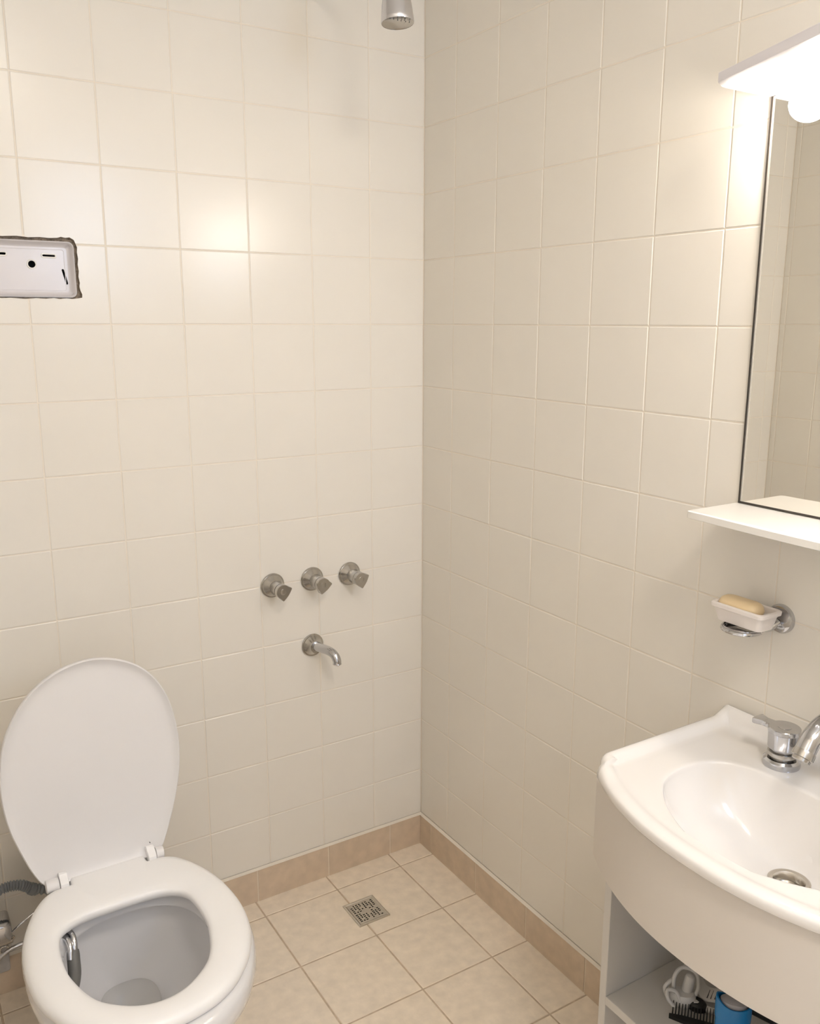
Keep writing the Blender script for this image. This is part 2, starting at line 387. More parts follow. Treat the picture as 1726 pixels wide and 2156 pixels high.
for z, i in ((.9685, .010), (.9695, .005), (.973, .0015), (.979, 0), (.985, .0012), (.989, .004), (.9915, .0085), (.9922, .013)):
    rings.append([(-.047+(x+.047)*1, y, z) for x, y, _ in rr3(-.0695+i, -1.0445+i, -.0315-i, -.9690-i, min(.017, .0188-i), z+.0045, 8)])
g.loft(rings)
tag(g.build('soap_bar', M['soap'], smooth=60), 'oval cream soap bar lying in the white soap dish', 'soap')

# ------------------------------------------------------------------ vanity cabinet
YC = -1.21
def basin_front(y):
    s = abs(y-YC)/.245; return -.385+.073*s**2.2
t = thing('vanity_cabinet', (-.13, YC, 0), 'white vanity cabinet with curved front apron and open shelf, under the basin', 'cabinet')
for ya, yb in ((-.9560, -.9705), (-1.4640, -1.4495)):
    g = G(); g.box((-.264, min(ya, yb), .004), (-.0015, max(ya, yb), .742), .0008, seg=1); g.build('side_panel', M['lamw'], t)
G().box((-.264, -1.4495, .3195), (-.012, -.9705, .3350), .0008, seg=1).build('inner_shelf', M['lamw'], t)
G().box((-.262, -1.4495, .075), (-.012, -.9705, .090), .0008, seg=1).build('bottom_board', M['lamw'], t)
G().box((-.010, -1.4495, .09), (-.0015, -.9705, .742)).build('back_panel', M['lamw'], t)
g = G(); N = 48; ra = []
def apx(y):
    s = min(1, abs(y-YC)/.250); return -.376+.074*s**2.2
ya, yb = -.9690, -1.4510; rings = []
for z, e in ((.612, .0006), (.6126, 0), (.7515, 0)):
    ring = []
    for i in range(N+1): y = ya+(yb-ya)*i/N; ring.append((apx(y)+e, y, z))
    for i in range(N, -1, -1): y = ya+(yb-ya)*i/N; ring.append((apx(y)+.015-e, y, z))
    rings.append(ring)
g.loft(rings)
for yy in (-.9690, -1.4370): g.box((-.292, yy-.014, .6125), (-.2645, yy, .7415))
g.build('front_apron', M['lam'], t)

# ------------------------------------------------------------------ basin
t = thing('wash_basin', (-.19, YC, .76), 'white bow fronted ceramic wash basin on the vanity cabinet', 'basin')
def outer_poly():
    P = [(-.0005, -.9575)]
    L_ = []
    n = 60
    for i in range(n+1):
        y = -.9575-(.505)*i/n; L_.append((basin_front(y), y))
    # rounded front corners
    r = .026; out = [(-.0005, -.9575)]
    c = (L_[0][0]+r*1.05, -.9575-r)
    for k in range(7):
        a = PI/2+ (PI*.42)*k/6; out.append((c[0]+r*math.cos(a), c[1]+r*math.sin(a)))
    out += [p for p in L_ if abs(p[1]-YC) < .2525-.021]
    c = (L_[-1][0]+r*1.05, -1.4625+r)
    for k in range(6, -1, -1):
        a = -(PI/2+(PI*.42)*k/6); out.append((c[0]+r*math.cos(a), c[1]+r*math.sin(a)))
    out += [(-.0005, -1.4625)]
    return out
OP = outer_poly()
IN0 = [(-.256, -1.0555), (-.289, -1.082), (-.315, -1.117), (-.338, -1.166), (-.346, -1.21), (-.338, -1.254), (-.315, -1.303), (-.289, -1.338), (-.256, -1.3645), (-.213, -1.3745), (-.165, -1.367), (-.132, -1.342), (-.118, -1.295), (-.1155, -1.25), (-.115, -1.21), (-.1155, -1.17), (-.118, -1.125), (-.132, -1.078), (-.165, -1.053), (-.213, -1.0455)]
IP = [(v.x, v.y) for v in catmull([Vector(p) for p in IN0], 6, True)]
CX, CY = -.185, YC
def hit(P, a):
    dx, dy = math.cos(a), math.sin(a); best = None
    for i in range(len(P)):
        x0, y0 = P[i][0]-CX, P[i][1]-CY; x1, y1 = P[(i+1) % len(P)][0]-CX, P[(i+1) % len(P)][1]-CY
        c0 = dx*y0-dy*x0; c1 = dx*y1-dy*x1
        if (c0 <= 0 < c1) or (c1 <= 0 < c0) or (c0 == 0 and c1 == 0):
            if abs(c0-c1) < 1e-12: continue
            q = c0/(c0-c1); r_ = (x0+(x1-x0)*q)*dx+(y0+(y1-y0)*q)*dy
            if r_ > 0 and (best is None or r_ < best): best = r_
    return best
angs = sorted(set([2*PI*i/180 for i in range(180)]+[math.atan2(p[1]-CY, p[0]-CX) % (2*PI) for p in OP[:9]+OP[-9:]]))
def sm(x): x = max(0, min(1, x)); return x*x*(3-2*x)
DR = .0265; DCX, DCY, DZ0 = -.170, YC, .655
rings = []
prof = [k/12*.8 for k in range(12)]+[.8, .85, .89, .92, .945, .965, .98, .99, .996, 1.0]
ring_pts = {}
rim_off = [(.042, 0), (.034, .02), (.029, .14), (.0245, .48), (.020, .82), (.0155, 1), (.0105, .97), (.006, .78), (.0028, .45), (.0008, .02)]
for q in prof:
    rg = []
    for a in angs:
        ri = hit(IP, a); ix, iy = CX+ri*math.cos(a), CY+ri*math.sin(a)
        sx, sy = DCX+DR*math.cos(a), DCY+DR*math.sin(a)
        x, y = sx+(ix-sx)*q, sy+(iy-sy)*q
        f = 1-(1-q**1.7)**1.0
        z = DZ0+(.7615-DZ0)*(1-(1-q**2.2)**.68)
        rg.append((x, y, z))
    rings.append(rg)
for o_, z_ in ((.0008, .7632), (.0028, .7646), (.0055, .7652), (.009, .7655)):
    rg = []
    for a in angs:
        ri = hit(IP, a); rg.append((CX+(ri+o_)*math.cos(a), CY+(ri+o_)*math.sin(a), z_))
    rings.append(rg)
NOR = {}
def inset(a, off):
    """point on outer outline at ray a moved inwards by off (perpendicular distance)"""
    r = hit(OP, a); x, y = CX+r*math.cos(a), CY+r*math.sin(a)
    # smallest distance style inset: move both axes
    xi = x; yi = y
    yi = min(yi, -.9575-off); yi = max(yi, -1.4625+off); xi = min(xi, -.0005-off*1.0)
    fx = basin_front(yi)
    s = (basin_front(yi+.002)-basin_front(yi-.002))/.004; k = math.sqrt(1+s*s)
    xi = max(xi, fx+off*k)
    # follow the rounded corners
    for sg in (1, -1):
        cx2 = basin_front(-.9575)+.026*1.05; cy2 = YC+sg*(.2525-.026)
        if xi < cx2 and (yi-cy2)*sg > 0:
            d2 = math.hypot(xi-cx2, yi-cy2); rr2 = max(.0012, .026-off)
            if d2 > rr2: xi, yi = cx2+(xi-cx2)*rr2/d2, cy2+(yi-cy2)*rr2/d2
    return xi, yi
def rimh(x, y=-.96): return .0100+.0140*sm((x+.036)/.018)-.0055*sm((.228-abs(y-YC))/.05)*sm((-.25-x)/.05)
for off, hh in rim_off:
    rg = []
    for a in angs:
        x, y = inset(a, off)
        z = .7658+rimh(x, y)*hh
        rg.append((x, y, z))
    rings.append(rg)
for off, z in ((0, .762), (0, .7555), (.002, .7525), (.006, .7515), (.02, .7515)):
    rg = []
    for a in angs:
        x, y = inset(a, off)
        rg.append((x, y, z))
    rings.append(rg)
# underside bowl
for q, z in ((.98, .748), (.85, .70), (.6, .655), (.3, .643)):
    rg = []
    for a in angs:
        ri = hit(IP, a)+.004; rg.append((DCX*(1-q)+(CX+ri*math.cos(a))*q, DCY*(1-q)+(CY+ri*math.sin(a))*q, z))
    rings.append(rg)
rg = [(DCX+.022*math.cos(a), DCY+.022*math.sin(a), .640) for a in angs]; rings.append(rg)
rg = [(DCX+.020*math.cos(a), DCY+.020*math.sin(a), .650) for a in angs]; rings.append(rg)
rings.append([(DCX+DR*math.cos(a), DCY+DR*math.sin(a), DZ0) for a in angs])
g = G(); g.loft(rings, False, False); g.build('bowl', M['basin'], t, smooth=70)
g = G().lathe([(.0285, .0005), (.0285, .0022), (.026, .0035), (.0215, .0028), (.0195, .000), (.019, -.012), (.0001, -.012)], (DCX, DCY, DZ0), cap=False); g.build('drain_ring', M['steel'], t)
G().lathe([(.0001, -.009), (.0185, -.009), (.0185, -.0105), (.0001, -.0105)], (DCX, DCY, DZ0), cap=False).build('drain_hole', M['dchrome'], t)

# fishtail handle outline (local, lever towards +x)
def fishtail(r, L_, w0, w1, n=26):
    a0 = math.asin(min(.99, w0/r)); out = [(r*math.cos(a), r*math.sin(a)) for a in [a0+(2*PI-2*a0)*i/n for i in range(n+1)]]
    return out+[(r+(L_-r)*.45, -w0*.92), (L_*.97, -w1), (L_, -w1*.82), (L_*1.03, 0), (L_, w1*.82), (L_*.97, w1), (r+(L_-r)*.45, w0*.92)]
def twopoint(r):
    out = []
    for i in range(25): a = math.radians(82+(360-164)*i/24); out.append((r*math.cos(a), r*math.sin(a)))
    for a, q in ((-76, 1.02), (-66, 1.12), (-57, 1.29), (-52, 1.34), (-47, 1.30), (-25, 1.06), (0, 1.0), (25, 1.06), (47, 1.30), (52, 1.34), (57, 1.29), (66, 1.12), (76, 1.02)):
        out.append((r*q*math.cos(math.radians(a)), r*q*math.sin(math.radians(a))))
    return out
def handle(g, o, ax, lev, r, L_, w0, w1, h0, h1, k0=.84, lever_t=.008, two=False):
    """round body whose top carries a fishtail lever. ax = axis, lev = lever direction"""
    ax = Vector(ax).normalized(); lv = Vector(lev); lv = (lv-ax*lv.dot(ax)).normalized(); sd = ax.cross(lv); o = Vector(o)
    pt = lambda u, v, h: o+lv*u+sd*v+ax*h
    n = 36; rings = []
    for kk, h in ((k0*.80, h0), (k0*.93, h0+.0025), (k0, h0+.007), (.97, h1-.006), (1.0, h1-.0018)):
        rings.append([pt(r*kk*math.cos(2*PI*i/n)*(1+.022*math.cos(8*2*PI*i/n)), r*kk*math.sin(2*PI*i/n)*(1+.022*math.cos(8*2*PI*i/n)), h) for i in range(n)])
    g.loft(rings)
    F_ = twopoint(r) if two else fishtail(r*1.01, L_, w0, w1); rings = []
    for s, h in ((.95, h1-lever_t), (1, h1-lever_t+.0012), (1, h1-.001), (.965, h1)):
        rings.append([pt(u*s, v*s, h) for u, v in F_])
    g.loft(rings)
    g.lathe([(r*.42, 0), (r*.42, .0005), (r*.32, .0002)], o+ax*h1, ax, n=24)

# basin faucet set: two handles and a spout
def basin_tap(y, lev, label):
    t = thing('basin_tap', (-.0745, y, .7655), label, 'tap', 'basin taps')
    o = (-.0745, y, .7657)
    G().lathe([(.0268, 0), (.0272, .002), (.0268, .009), (.0235, .0125), (.019, .0130)], o, n=48).build('base_ring', M['chrome'], t)
    G().lathe([(.0165, .012), (.0165, .016), (.0212, .0165), (.0218, .019), (.0212, .0225), (.016, .0228)], o, n=48).build('neck', M['dchrome'], t)
    g = G(); handle(g, o, (0, 0, 1), lev, .0232, .048, .0085, .0125, .0228, .0605, k0=.93, lever_t=.008); g.build('handle', M['chrome'], t)
basin_tap(-1.118, (-.02, .5, 0), 'chrome basin tap with fishtail lever left of the spout')
basin_tap(-1.302, (-.02, -.5, 0), 'chrome basin tap with fishtail lever right of the spout')
t = thing('basin_spout', (-.07, YC, .7655), 'curved chrome basin spout between the two basin taps', 'faucet')
G().lathe([(.026, 0), (.0262, .004), (.022, .008), (.015, .02), (.0135, .03)], (-.062, YC, .7657), n=40).build('base', M['chrome'], t)
g = G(); pts = catmull([Vector((-.062, YC, .79)), Vector((-.064, YC, .835)), Vector((-.082, YC, .868)), Vector((-.115, YC, .882)), Vector((-.148, YC, .871)), Vector((-.166, YC, .850))], 6)
g.tube(pts, [.0135+.001*math.sin(PI*i/len(pts)) for i in range(len(pts))], 22); g.build('spout', M['chrome'], t)
dirv = (Vector((-.172, YC, .841))-Vector((-.160, YC, .858))).normalized()
G().lathe([(.0145, -.002), (.015, .001), (.015, .008), (.0125, .009), (.012, .013), (.010, .0135)], (-.1655, YC, .851), dirv, n=12).build('aerator', M['dchrome'], t)

# ------------------------------------------------------------------ things on the cabinet shelf
ZS = .335
t = thing('comb', (-.19, -1.08, ZS), 'black plastic comb with long teeth lying on the cabinet shelf', 'comb')
a_, b_ = Vector((-.2105, -1.0565, 0)), Vector((-.1600, -1.123, 0)); dd = (b_-a_).normalized(); pp = Vector((-dd.y, dd.x, 0))
if pp.x < 0: pp = -pp
g = G(); rings = []
L0 = (b_-a_).length
for s in [i/14 for i in range(15)]:
    p = a_+dd*(s*L0*1.15); wd = .0055*min(1, .35+3*s); c0 = p+Vector((0, 0, ZS+.0045))
    rings.append([c0+(-pp)*(wd*.55+.0035*math.sin(PI*min(1, s)))+Vector((0, 0, .002)), c0+pp*wd*.6+Vector((0, 0, .004)), c0+pp*wd*.6+Vector((0, 0, -.0035)), c0-pp*(wd*.55+.0035*math.sin(PI*min(1, s)))+Vector((0, 0, -.004))])
g.loft(rings); g.build('spine', M['black'], t, smooth=50)
for i in range(19):
    g = G()
    p = a_+dd*(.005+i*.0047); q0 = p+pp*.002+Vector((0, 0, ZS+.0045)); q1 = p+pp*.030+Vector((0, 0, ZS+.012))
    g.tube([q0, q0.lerp(q1, .6), q1], [.00125, .001, .0005], 6)
    g.build('tooth', M['black'], t)
g = G(); rings = []
for z, k in ((ZS+.0005, .85), (ZS+.003, 1), (ZS+.011, .95), (ZS+.014, .7)):
    rings.append([(-.157+.011*k*math.cos(2*PI*i/24)-.008*k*math.sin(2*PI*i/24), -1.0655+.008*k*math.cos(2*PI*i/24)+.015*k*math.sin(2*PI*i/24), z) for i in range(24)])
g.loft(rings); g.build('grip', M['black'], t)
# blue bottle
bx, by = -.196, -1.160
t = thing('shampoo_bottle', (bx, by, ZS), 'small blue toiletry bottle with grey cap standing on the cabinet shelf', 'bottle')
ang = math.atan2(-1.850505-by, -1.194465-bx)+PI/2
def oval(hw, hd, z, sx=0, n=36): return [(bx+math.cos(ang)*(sx+hw*math.cos(2*PI*i/n))-math.sin(ang)*hd*math.sin(2*PI*i/n), by+math.sin(ang)*(sx+hw*math.cos(2*PI*i/n))+math.cos(ang)*hd*math.sin(2*PI*i/n), z) for i in range(n)]
g = G(); g.loft([oval(.021, .013, ZS), oval(.0235, .0155, ZS+.003), oval(.0240, .016, ZS+.05), oval(.0245, .016, ZS+.075)]); g.build('body', M['blue'], t)
g = G(); rings = []; n = 36
for k, (e, r_) in enumerate(((0, 1.04), (.6, 1.06), (1, 1.03), (1.0, .93), (.7, .90))):
    rg = []
    for i in range(n):
        c_ = math.cos(2*PI*i/n); top = ZS+.098+.009*(c_**2)*(1.0 if c_ < 0 else .45)
        zz = ZS+.073+(top-ZS-.073)*e
        hw, hd = .0245*r_, .016*r_
        rg.append((bx+math.cos(ang)*hw*c_-math.sin(ang)*hd*math.sin(2*PI*i/n), by+math.sin(ang)*hw*c_+math.cos(ang)*hd*math.sin(2*PI*i/n), zz))
    rings.append(rg)
g.loft(rings); g.build('collar', M['blue'], t)
g = G(); g.loft([oval(.0215, .0135, ZS+.078), oval(.0215, .0135, ZS+.095), oval(.019, .0115, ZS+.103), oval(.012, .007, ZS+.106)]); tag(g.build('cap', M['cap'], t), 'grey rounded cap')
g = G()
for k in range(7):
    z = ZS+.068-.006*k
    for i in range(10):
        s0 = -.62+1.15*i/10; s1 = s0+.09
        P = []
        for s_, zz in ((s0, z), (s1, z), (s1, z-.0028), (s0, z-.0028)):
            a3 = -PI/2+s_ if True else 0
            aa = PI/2+s_
            P.append((bx+math.cos(ang)*.0249*math.cos(aa)-math.sin(ang)*.0166*math.sin(aa), by+math.sin(ang)*.0249*math.cos(aa)+math.cos(ang)*.0166*math.sin(aa), zz))
        if (i*7+k*3) % 5: g.add(P, [(0, 1, 2, 3)])
g.build('label_print', M['pale'], t, smooth=0)
# white nozzle clip assembly
t = thing('hair_clip', (-.165, -1.045, ZS), 'white plastic clip with loops lying behind the comb on the shelf', 'clip')
g = G(); rings = []
for hw, z in ((.016, ZS+.0005), (.0175, ZS+.004), (.017, ZS+.016), (.014, ZS+.021)):
    rings.append([(-.168+x*1.25*.8-y*.35, -1.046+y*1.1, z) for x, y in [(hw*math.cos(2*PI*i/24), hw*math.sin(2*PI*i/24)) for i in range(24)]])
g.loft(rings); g.build('body', M['clip'], t)
g = G(); g.lathe([(.0085, 0), (.0088, .01), (.0085, .022), (.007, .027), (.003, .0295)], (-.158, -1.046, ZS+.02), (.15, -.1, 1), n=24); g.build('stud', M['clip'], t)
for P in ([(-.178, -1.036, ZS+.018), (-.176, -1.034, ZS+.045), (-.160, -1.036, ZS+.056), (-.147, -1.052, ZS+.052), (-.146, -1.058, ZS+.03), (-.152, -1.058, ZS+.016)],
          [(-.186, -1.030, ZS+.010), (-.19, -1.028, ZS+.026), (-.18, -1.03, ZS+.036), (-.17, -1.03, ZS+.034)],
          [(-.150, -1.03, ZS+.045), (-.135, -1.032, ZS+.060), (-.128, -1.040, ZS+.054), (-.13, -1.048, ZS+.04)],
          [(-.192, -1.05, ZS+.008), (-.198, -1.042, ZS+.02), (-.192, -1.036, ZS+.028), (-.182, -1.044, ZS+.026), (-.180, -1.052, ZS+.012)]):
    g = G(); g.tube(catmull([Vector(p) for p in P], 5), .0032, 10); g.build('loop', M['clip'], t)
t = thing('hair_clamp', (-.13, -1.075, ZS), 'white curved plastic clamp with dark slots, beside the blue bottle', 'clamp')
g = G(); pa = catmull([Vector(p) for p in [(-.162, -1.063, ZS+.012), (-.152, -1.076, ZS+.006), (-.140, -1.095, ZS+.005), (-.128, -1.118, ZS+.006)]], 6)
g.tube(pa, .0055, 10); g.build('rail', M['clip'], t)
g = G(); pa = catmull([Vector(p) for p in [(-.135, -1.05, ZS+.03), (-.132, -1.062, ZS+.016), (-.128, -1.08, ZS+.022), (-.118, -1.1, ZS+.030), (-.108, -1.118, ZS+.028)]], 6)
rings = []
for p in pa: rings.append([p+Vector((-.012, -.004, -.003)), p+Vector((.010, .004, .004)), p+Vector((.010, .004, .001)), p+Vector((-.012, -.004, -.006))])
g.loft(rings); g.build('jaw', M['clip'], t)
g = G()
for k in range(8):
    p = pa[8+k*2] if 8+k*2 < len(pa) else pa[-1]
    g.add([p+Vector((-.009, -.0032, -.0016)), p+Vector((.006, .0024, .0030)), p+Vector((.006, .0004, .0032)), p+Vector((-.009, -.0052, -.0012))], [(0, 1, 2, 3)])
tag(g.build('slots', M['print'], t, smooth=0), 'dark slots')
t = thing('hairbrush', (-.09, -1.14, ZS), 'black hairbrush lying far back on the shelf right of the blue bottle', 'brush')
g = G(); rings = []
A_, B_ = Vector((-.118, -1.075, ZS+.019)), Vector((-.0895, -1.182, ZS+.019))
for i in range(17):
    s = i/16; p = A_.lerp(B_, s); hw = .0075*(1-.35*s)*(math.sin(min(1, (1-s)*9+.15)*PI/2)); hh = .006*(math.sin(min(1, (1-s)*9+.15)*PI/2))
    rings.append([p+Vector((hw*math.cos(2*PI*k/14), 0, hh*math.sin(2*PI*k/14))) for k in range(14)])
g.loft(rings); g.build('handle', M['black'], t)
# ------------------------------------------------------------------ shower and bath taps on the left wall
def shower_tap(x, z, lev, label):
    t = thing('shower_tap', (x, -.001, z), label, 'tap', 'wall taps under the shower')
    o = (x, -.0008, z); ax = (0, -1, 0)
    G().lathe([(.0290, 0), (.0293, .0025), (.0280, .0040), (.0262, .0042), (.0245, .0075), (.0150, .0135), (.0130, .0165), (.0125, .022)], o, ax, n=48).build('wall_plate', M['dchrome'], t)
    g = G(); handle(g, o, ax, lev, .0168, .0255, .0125, .0145, .017, .064, k0=1.0, lever_t=.016, two=True); g.build('handle', M['dchrome'], t)
    G().lathe([(.0105, .016), (.0115, .018), (.0115, .024)], o, ax, n=30).build('collar', M['dchrome'], t)
shower_tap(-.4193, .8113, (.80, 0, -.60), 'leftmost of the three chrome wall taps above the spout, lever down right')
shower_tap(-.3170, .8113, (.62, 0, -.78), 'middle chrome wall tap of three, directly above the spout')
shower_tap(-.2155, .8090, (.86, 0, -.50), 'rightmost of the three chrome wall taps, nearest the room corner')
t = thing('bath_spout', (-.3195, -.001, .6436), 'curved chrome wall spout below the three wall taps', 'spout')
G().lathe([(.0280, 0), (.0284, .003), (.0270, .0045), (.0250, .0047), (.0225, .0075), (.0155, .015), (.0140, .020)], (-.3195, -.0008, .6436), (0, -1, 0), n=48).build('wall_plate', M['dchrome'], t)
g = G(); pts = catmull([Vector((-.3195, -.010, .6436)), Vector((-.3130, -.034, .6446)), Vector((-.3045, -.062, .6440)), Vector((-.2990, -.077, .6385)), Vector((-.2960, -.0845, .6270)), Vector((-.2955, -.0855, .6175))], 8)
g.tube(pts, [.0112-.0010*i/len(pts) for i in range(len(pts))], 24, cap=True); g.torus(pts[-1], (0, .08, 1), .0095, .0014, 30, 8)
g.build('spout', M['chrome'], t)
G().lathe([(.0001, 0), (.0085, 0)], pts[-1]-Vector((0, 0, .0016)), (0, 0, -1), cap=False, n=24).build('outlet_shade', M['darkm'], t)  # near-black disc paints the shade inside the spout mouth

t = thing('shower_head', (-.3155, 0, 2.07), 'chrome bell shaped shower head hanging at the top of the picture', 'shower head')
hx, hy, hz = -.3155, -.40, 1.932
G().lathe([(.0285, 0), (.0295, .002), (.0290, .008), (.0265, .030), (.0235, .045), (.018, .058), (.012, .066), (.0105, .080), (.013, .084), (.013, .094)], (hx, hy, hz), (.0, .10, 1), n=48, cap=False).build('bell', M['bell'], t)
G().lathe([(.0001, .0022), (.026, .0022), (.0285, .0005), (.0287, .002)], (hx, hy, hz), (.0, .10, 1), n=48, cap=False).build('face', M['dchrome'], t)
g = G()
for rr_, n in ((.007, 6), (.014, 12), (.021, 18)):
    for i in range(n): g.lathe([(.0001, -.0001), (.0009, .0001), (.0010, .0008)], (hx+rr_*math.cos(2*PI*i/n), hy+rr_*math.sin(2*PI*i/n), hz+.0022), (0, .1, 1), n=8, cap=False)
g.build('nozzles', M['rubber'], t)
g = G(); g.tube(catmull([Vector((hx, hy+.010, hz+.09)), Vector((hx, hy+.03, hz+.14)), Vector((hx, hy+.09, hz+.175)), Vector((hx, hy+.2, hz+.18)), Vector((hx, -.004, hz+.18))], 8), .0095, 18); g.build('arm', M['chrome'], t)
G().lathe([(.030, 0), (.030, .003), (.024, .008), (.012, .014)], (hx, -.0008, hz+.18), (0, -1, 0)).build('wall_plate', M['chrome'], t)

# ------------------------------------------------------------------ open flush tank box in the wall
t = thing('flush_tank_box', (-.9, .02, 1.464), 'open white flush tank box recessed in the left wall without its cover', 'flush box')
g = G(); y_f, y_b = .006, .024
outer = lambda i, y, r: [(x, y, z) for x, z in rrect(-.9915+i, 1.4635+i, -.8088-i, 1.5665-i, r)]
g.loft([outer(-.0012, y_f+.006, .011), outer(-.0012, y_f, .011), outer(.0006, y_f-.0012, .010), outer(.0016, y_f, .009), outer(.0030, .018, .008), outer(.0065, .0225, .007), outer(.0095, .0235, .006)], False, False)
g.build('tray_wall', M['enamel'], t)
g = G(); hs = [slot(-.8615, 1.5415, -.8418, 1.5412, .0032), circ(-.8838, 1.5245, .0080, 24), slot(-.955, 1.5425, -.9305, 1.5422, .0035), None]
hs[3] = slot(-.8275, 1.5150, -.8215, 1.4900, .0023)
slab(g, rrect(-.9820, 1.4730, -.8183, 1.5570, .006), hs, lambda u, v, tt: (u, tt, v), .0232, .026); g.build('back_panel', M['enamel'], t, smooth=0)
for h in (hs[0], hs[1], hs[2]):
    g = G(); P = [Vector((u, .0230, v)) for u, v in h]; P.append(P[0].copy()); P.append(P[1].copy()); g.tube(P, .0015, 8, cap=False)
    g.build('hole_lip', M['shelfw'], t)
g = G(); P = [Vector((u, .0232, v)) for u, v in rrect(-.9800, 1.4758, -.8235, 1.5530, .004)]; P.append(P[0].copy()); P.append(P[1].copy()); g.tube(P, .0007, 6, cap=False)
g.build('raised_ridge', M['enamel'], t)
G().box((-.990, .045, 1.466), (-.811, .05, 1.566)).build('cavity_shade', M['darkm'], t, smooth=0)  # near-black slab paints the shade behind the panel holes
# mortar ledge round the box
g = G(); slab(g, [(-1.02, 1.44), (-.79, 1.44), (-.79, 1.59), (-1.02, 1.59)], [rrect(-.9930, 1.4620, -.8073, 1.5680, .012)], lambda u, v, tt: (u, tt, v), .0105, .016)
tag(g.build('trim_1', M['mortar'], smooth=0), kind='structure')

# ------------------------------------------------------------------ floor drain
t = thing('floor_drain', (-.276, -.183, 0), 'square steel drain grate with slots set in the beige floor', 'drain')
x0, x1, y0, y1 = -.3185, -.2340, -.2270, -.1380
g = G()
def fr(i, z): return [(x0+i, y0+i, z), (x1-i, y0+i, z), (x1-i, y1-i, z), (x0+i, y1-i, z)]
g.loft([fr(0, .0001), fr(.0004, .0028), (fr(.0022, .0034)), fr(.0040, .0034), fr(.0062, .0018), fr(.0064, .0003)], False, False)
g.build('frame', M['steel'], t, smooth=0)
hs = []; cx_, cy_ = (x0+x1)/2, (y0+y1)/2
for q in range(4):
    for i in range(4):
        for j in range(5):
            u, v = -.0310+i*.0078, -.0315+j*.0063
            if i == 3 and j == 4: continue
            if (i+j*2+q) % 7 == 3: continue
            if i % 2 == 0: P = [(u, v), (u+.0052, v), (u+.0052, v+.0034), (u, v+.0034)]
            else: P = [(u+.001, v), (u+.0046, v), (u+.0046, v+.0042), (u+.001, v+.0042)]
            sx, sy = ((1, 1), (-1, 1), (-1, -1), (1, -1))[q]
            hs.append([(cx_+sx*a, cy_+sy*b_2) for a, b_2 in P])
g = G(); slab(g, [(x0+.0064, y0+.0064), (x1-.0064, y0+.0064), (x1-.0064, y1-.0064), (x0+.0064, y1-.0064)], hs, lambda u, v, tt: (u, v, tt), .0014, .0022)
g.build('grate', M['steel'], t, smooth=0)
G().box((x0+.004, y0+.004, .0002), (x1-.004, y1-.004, .0007)).build('well_shade', M['darkm'], t, smooth=0)  # near-black plate paints the shade of the well under the grate

# ------------------------------------------------------------------ toilet
TX = -.8905
t = thing('toilet', (TX, -.40, 0), 'white toilet with raised lid and seat down, against the left wall', 'toilet')
def egg(cx, hw, yb, yf, yc, pf=2.0, pb=2.6, n=72, z=0):
    out = []
    for i in range(n):
        a = 2*PI*i/n; c_, s_ = math.cos(a), math.sin(a)
        if s_ <= 0: p = pf; L_ = yc-yf
        else: p = pb; L_ = yb-yc
        out.append((cx+hw*math.copysign(abs(c_)**(2/p), c_), yc+L_*math.copysign(abs(s_)**(2/p), s_), z))
    return out
SR = [(-.288, .085), (-.2895, .100), (-.298, .117), (-.311, .1295), (-.341, .1480), (-.386, .1660), (-.426, .1755), (-.4685, .1805), (-.505, .1810), (-.545, .1770), (-.58, .1685), (-.62, .151), (-.65, .130), (-.68, .100), (-.700, .064), (-.709, .03), (-.7115, 0)]
seat_out = [(TX+h, y) for y, h in SR]+[(TX-h, y) for y, h in SR[-2::-1]]
tab = [(TX-.070, -.288), (TX-.0695, -.262), (TX+.0695, -.262), (TX+.070, -.288)]
seat_poly = resample([v.to_2d() for v in catmull([Vector((a, b, 0)) for a, b in seat_out], 5)]+[Vector(p) for p in [(TX-.071, -.2885), (TX-.0700, -.2640), (TX+.0700, -.2640), (TX+.071, -.2885)]], 220)
IR = [(-.393, .030), (-.3945, .058), (-.400, .080), (-.411, .0975), (-.427, .109), (-.452, .1145), (-.490, .1165), (-.525, .1150), (-.557, .1080), (-.588, .0980), (-.615, .0830), (-.640, .0570), (-.656, .0290), (-.6610, 0)]
IX = -.8965
inn = [(IX+h, y) for y, h in IR]+[(IX-h, y) for y, h in IR[-2::-1]]
inn_poly = [v.to_2d() for v in catmull([Vector((a, b, 0)) for a, b in inn], 6, True)]
def toward(P, k, c):
    return [Vector((c[0]+(p.x-c[0])*k, c[1]+(p.y-c[1])*k)) for p in P]
# seat: match rings by angle around the opening's centre
SCN = (-.8935, -.510)
def ray_r(P, a, c=SCN):
    dx, dy = math.cos(a), math.sin(a); best = 0
    for i in range(len(P)):
        p, q = P[i], P[(i+1) % len(P)]; X0, Y0, X1, Y1 = p[0]-c[0], p[1]-c[1], q[0]-c[0], q[1]-c[1]
        c0 = dx*Y0-dy*X0; c1 = dx*Y1-dy*X1
        if (c0 > 0) != (c1 > 0):
            s = c0/(c0-c1); r_ = (X0+(X1-X0)*s)*dx+(Y0+(Y1-Y0)*s)*dy
            if r_ > best: best = r_
    return best
sa = sorted([math.atan2(p.y-SCN[1], p.x-SCN[0]) % (2*PI) for p in seat_poly])
def between(q, z, off=0):
    out = []
    for a in sa:
        ri, ro = ray_r(inn_poly, a), ray_r(seat_poly, a); r_ = ri+(ro-ri)*q+off
        out.append((SCN[0]+r_*math.cos(a), SCN[1]+r_*math.sin(a), z))
    return out
g = G(); z0 = .3765
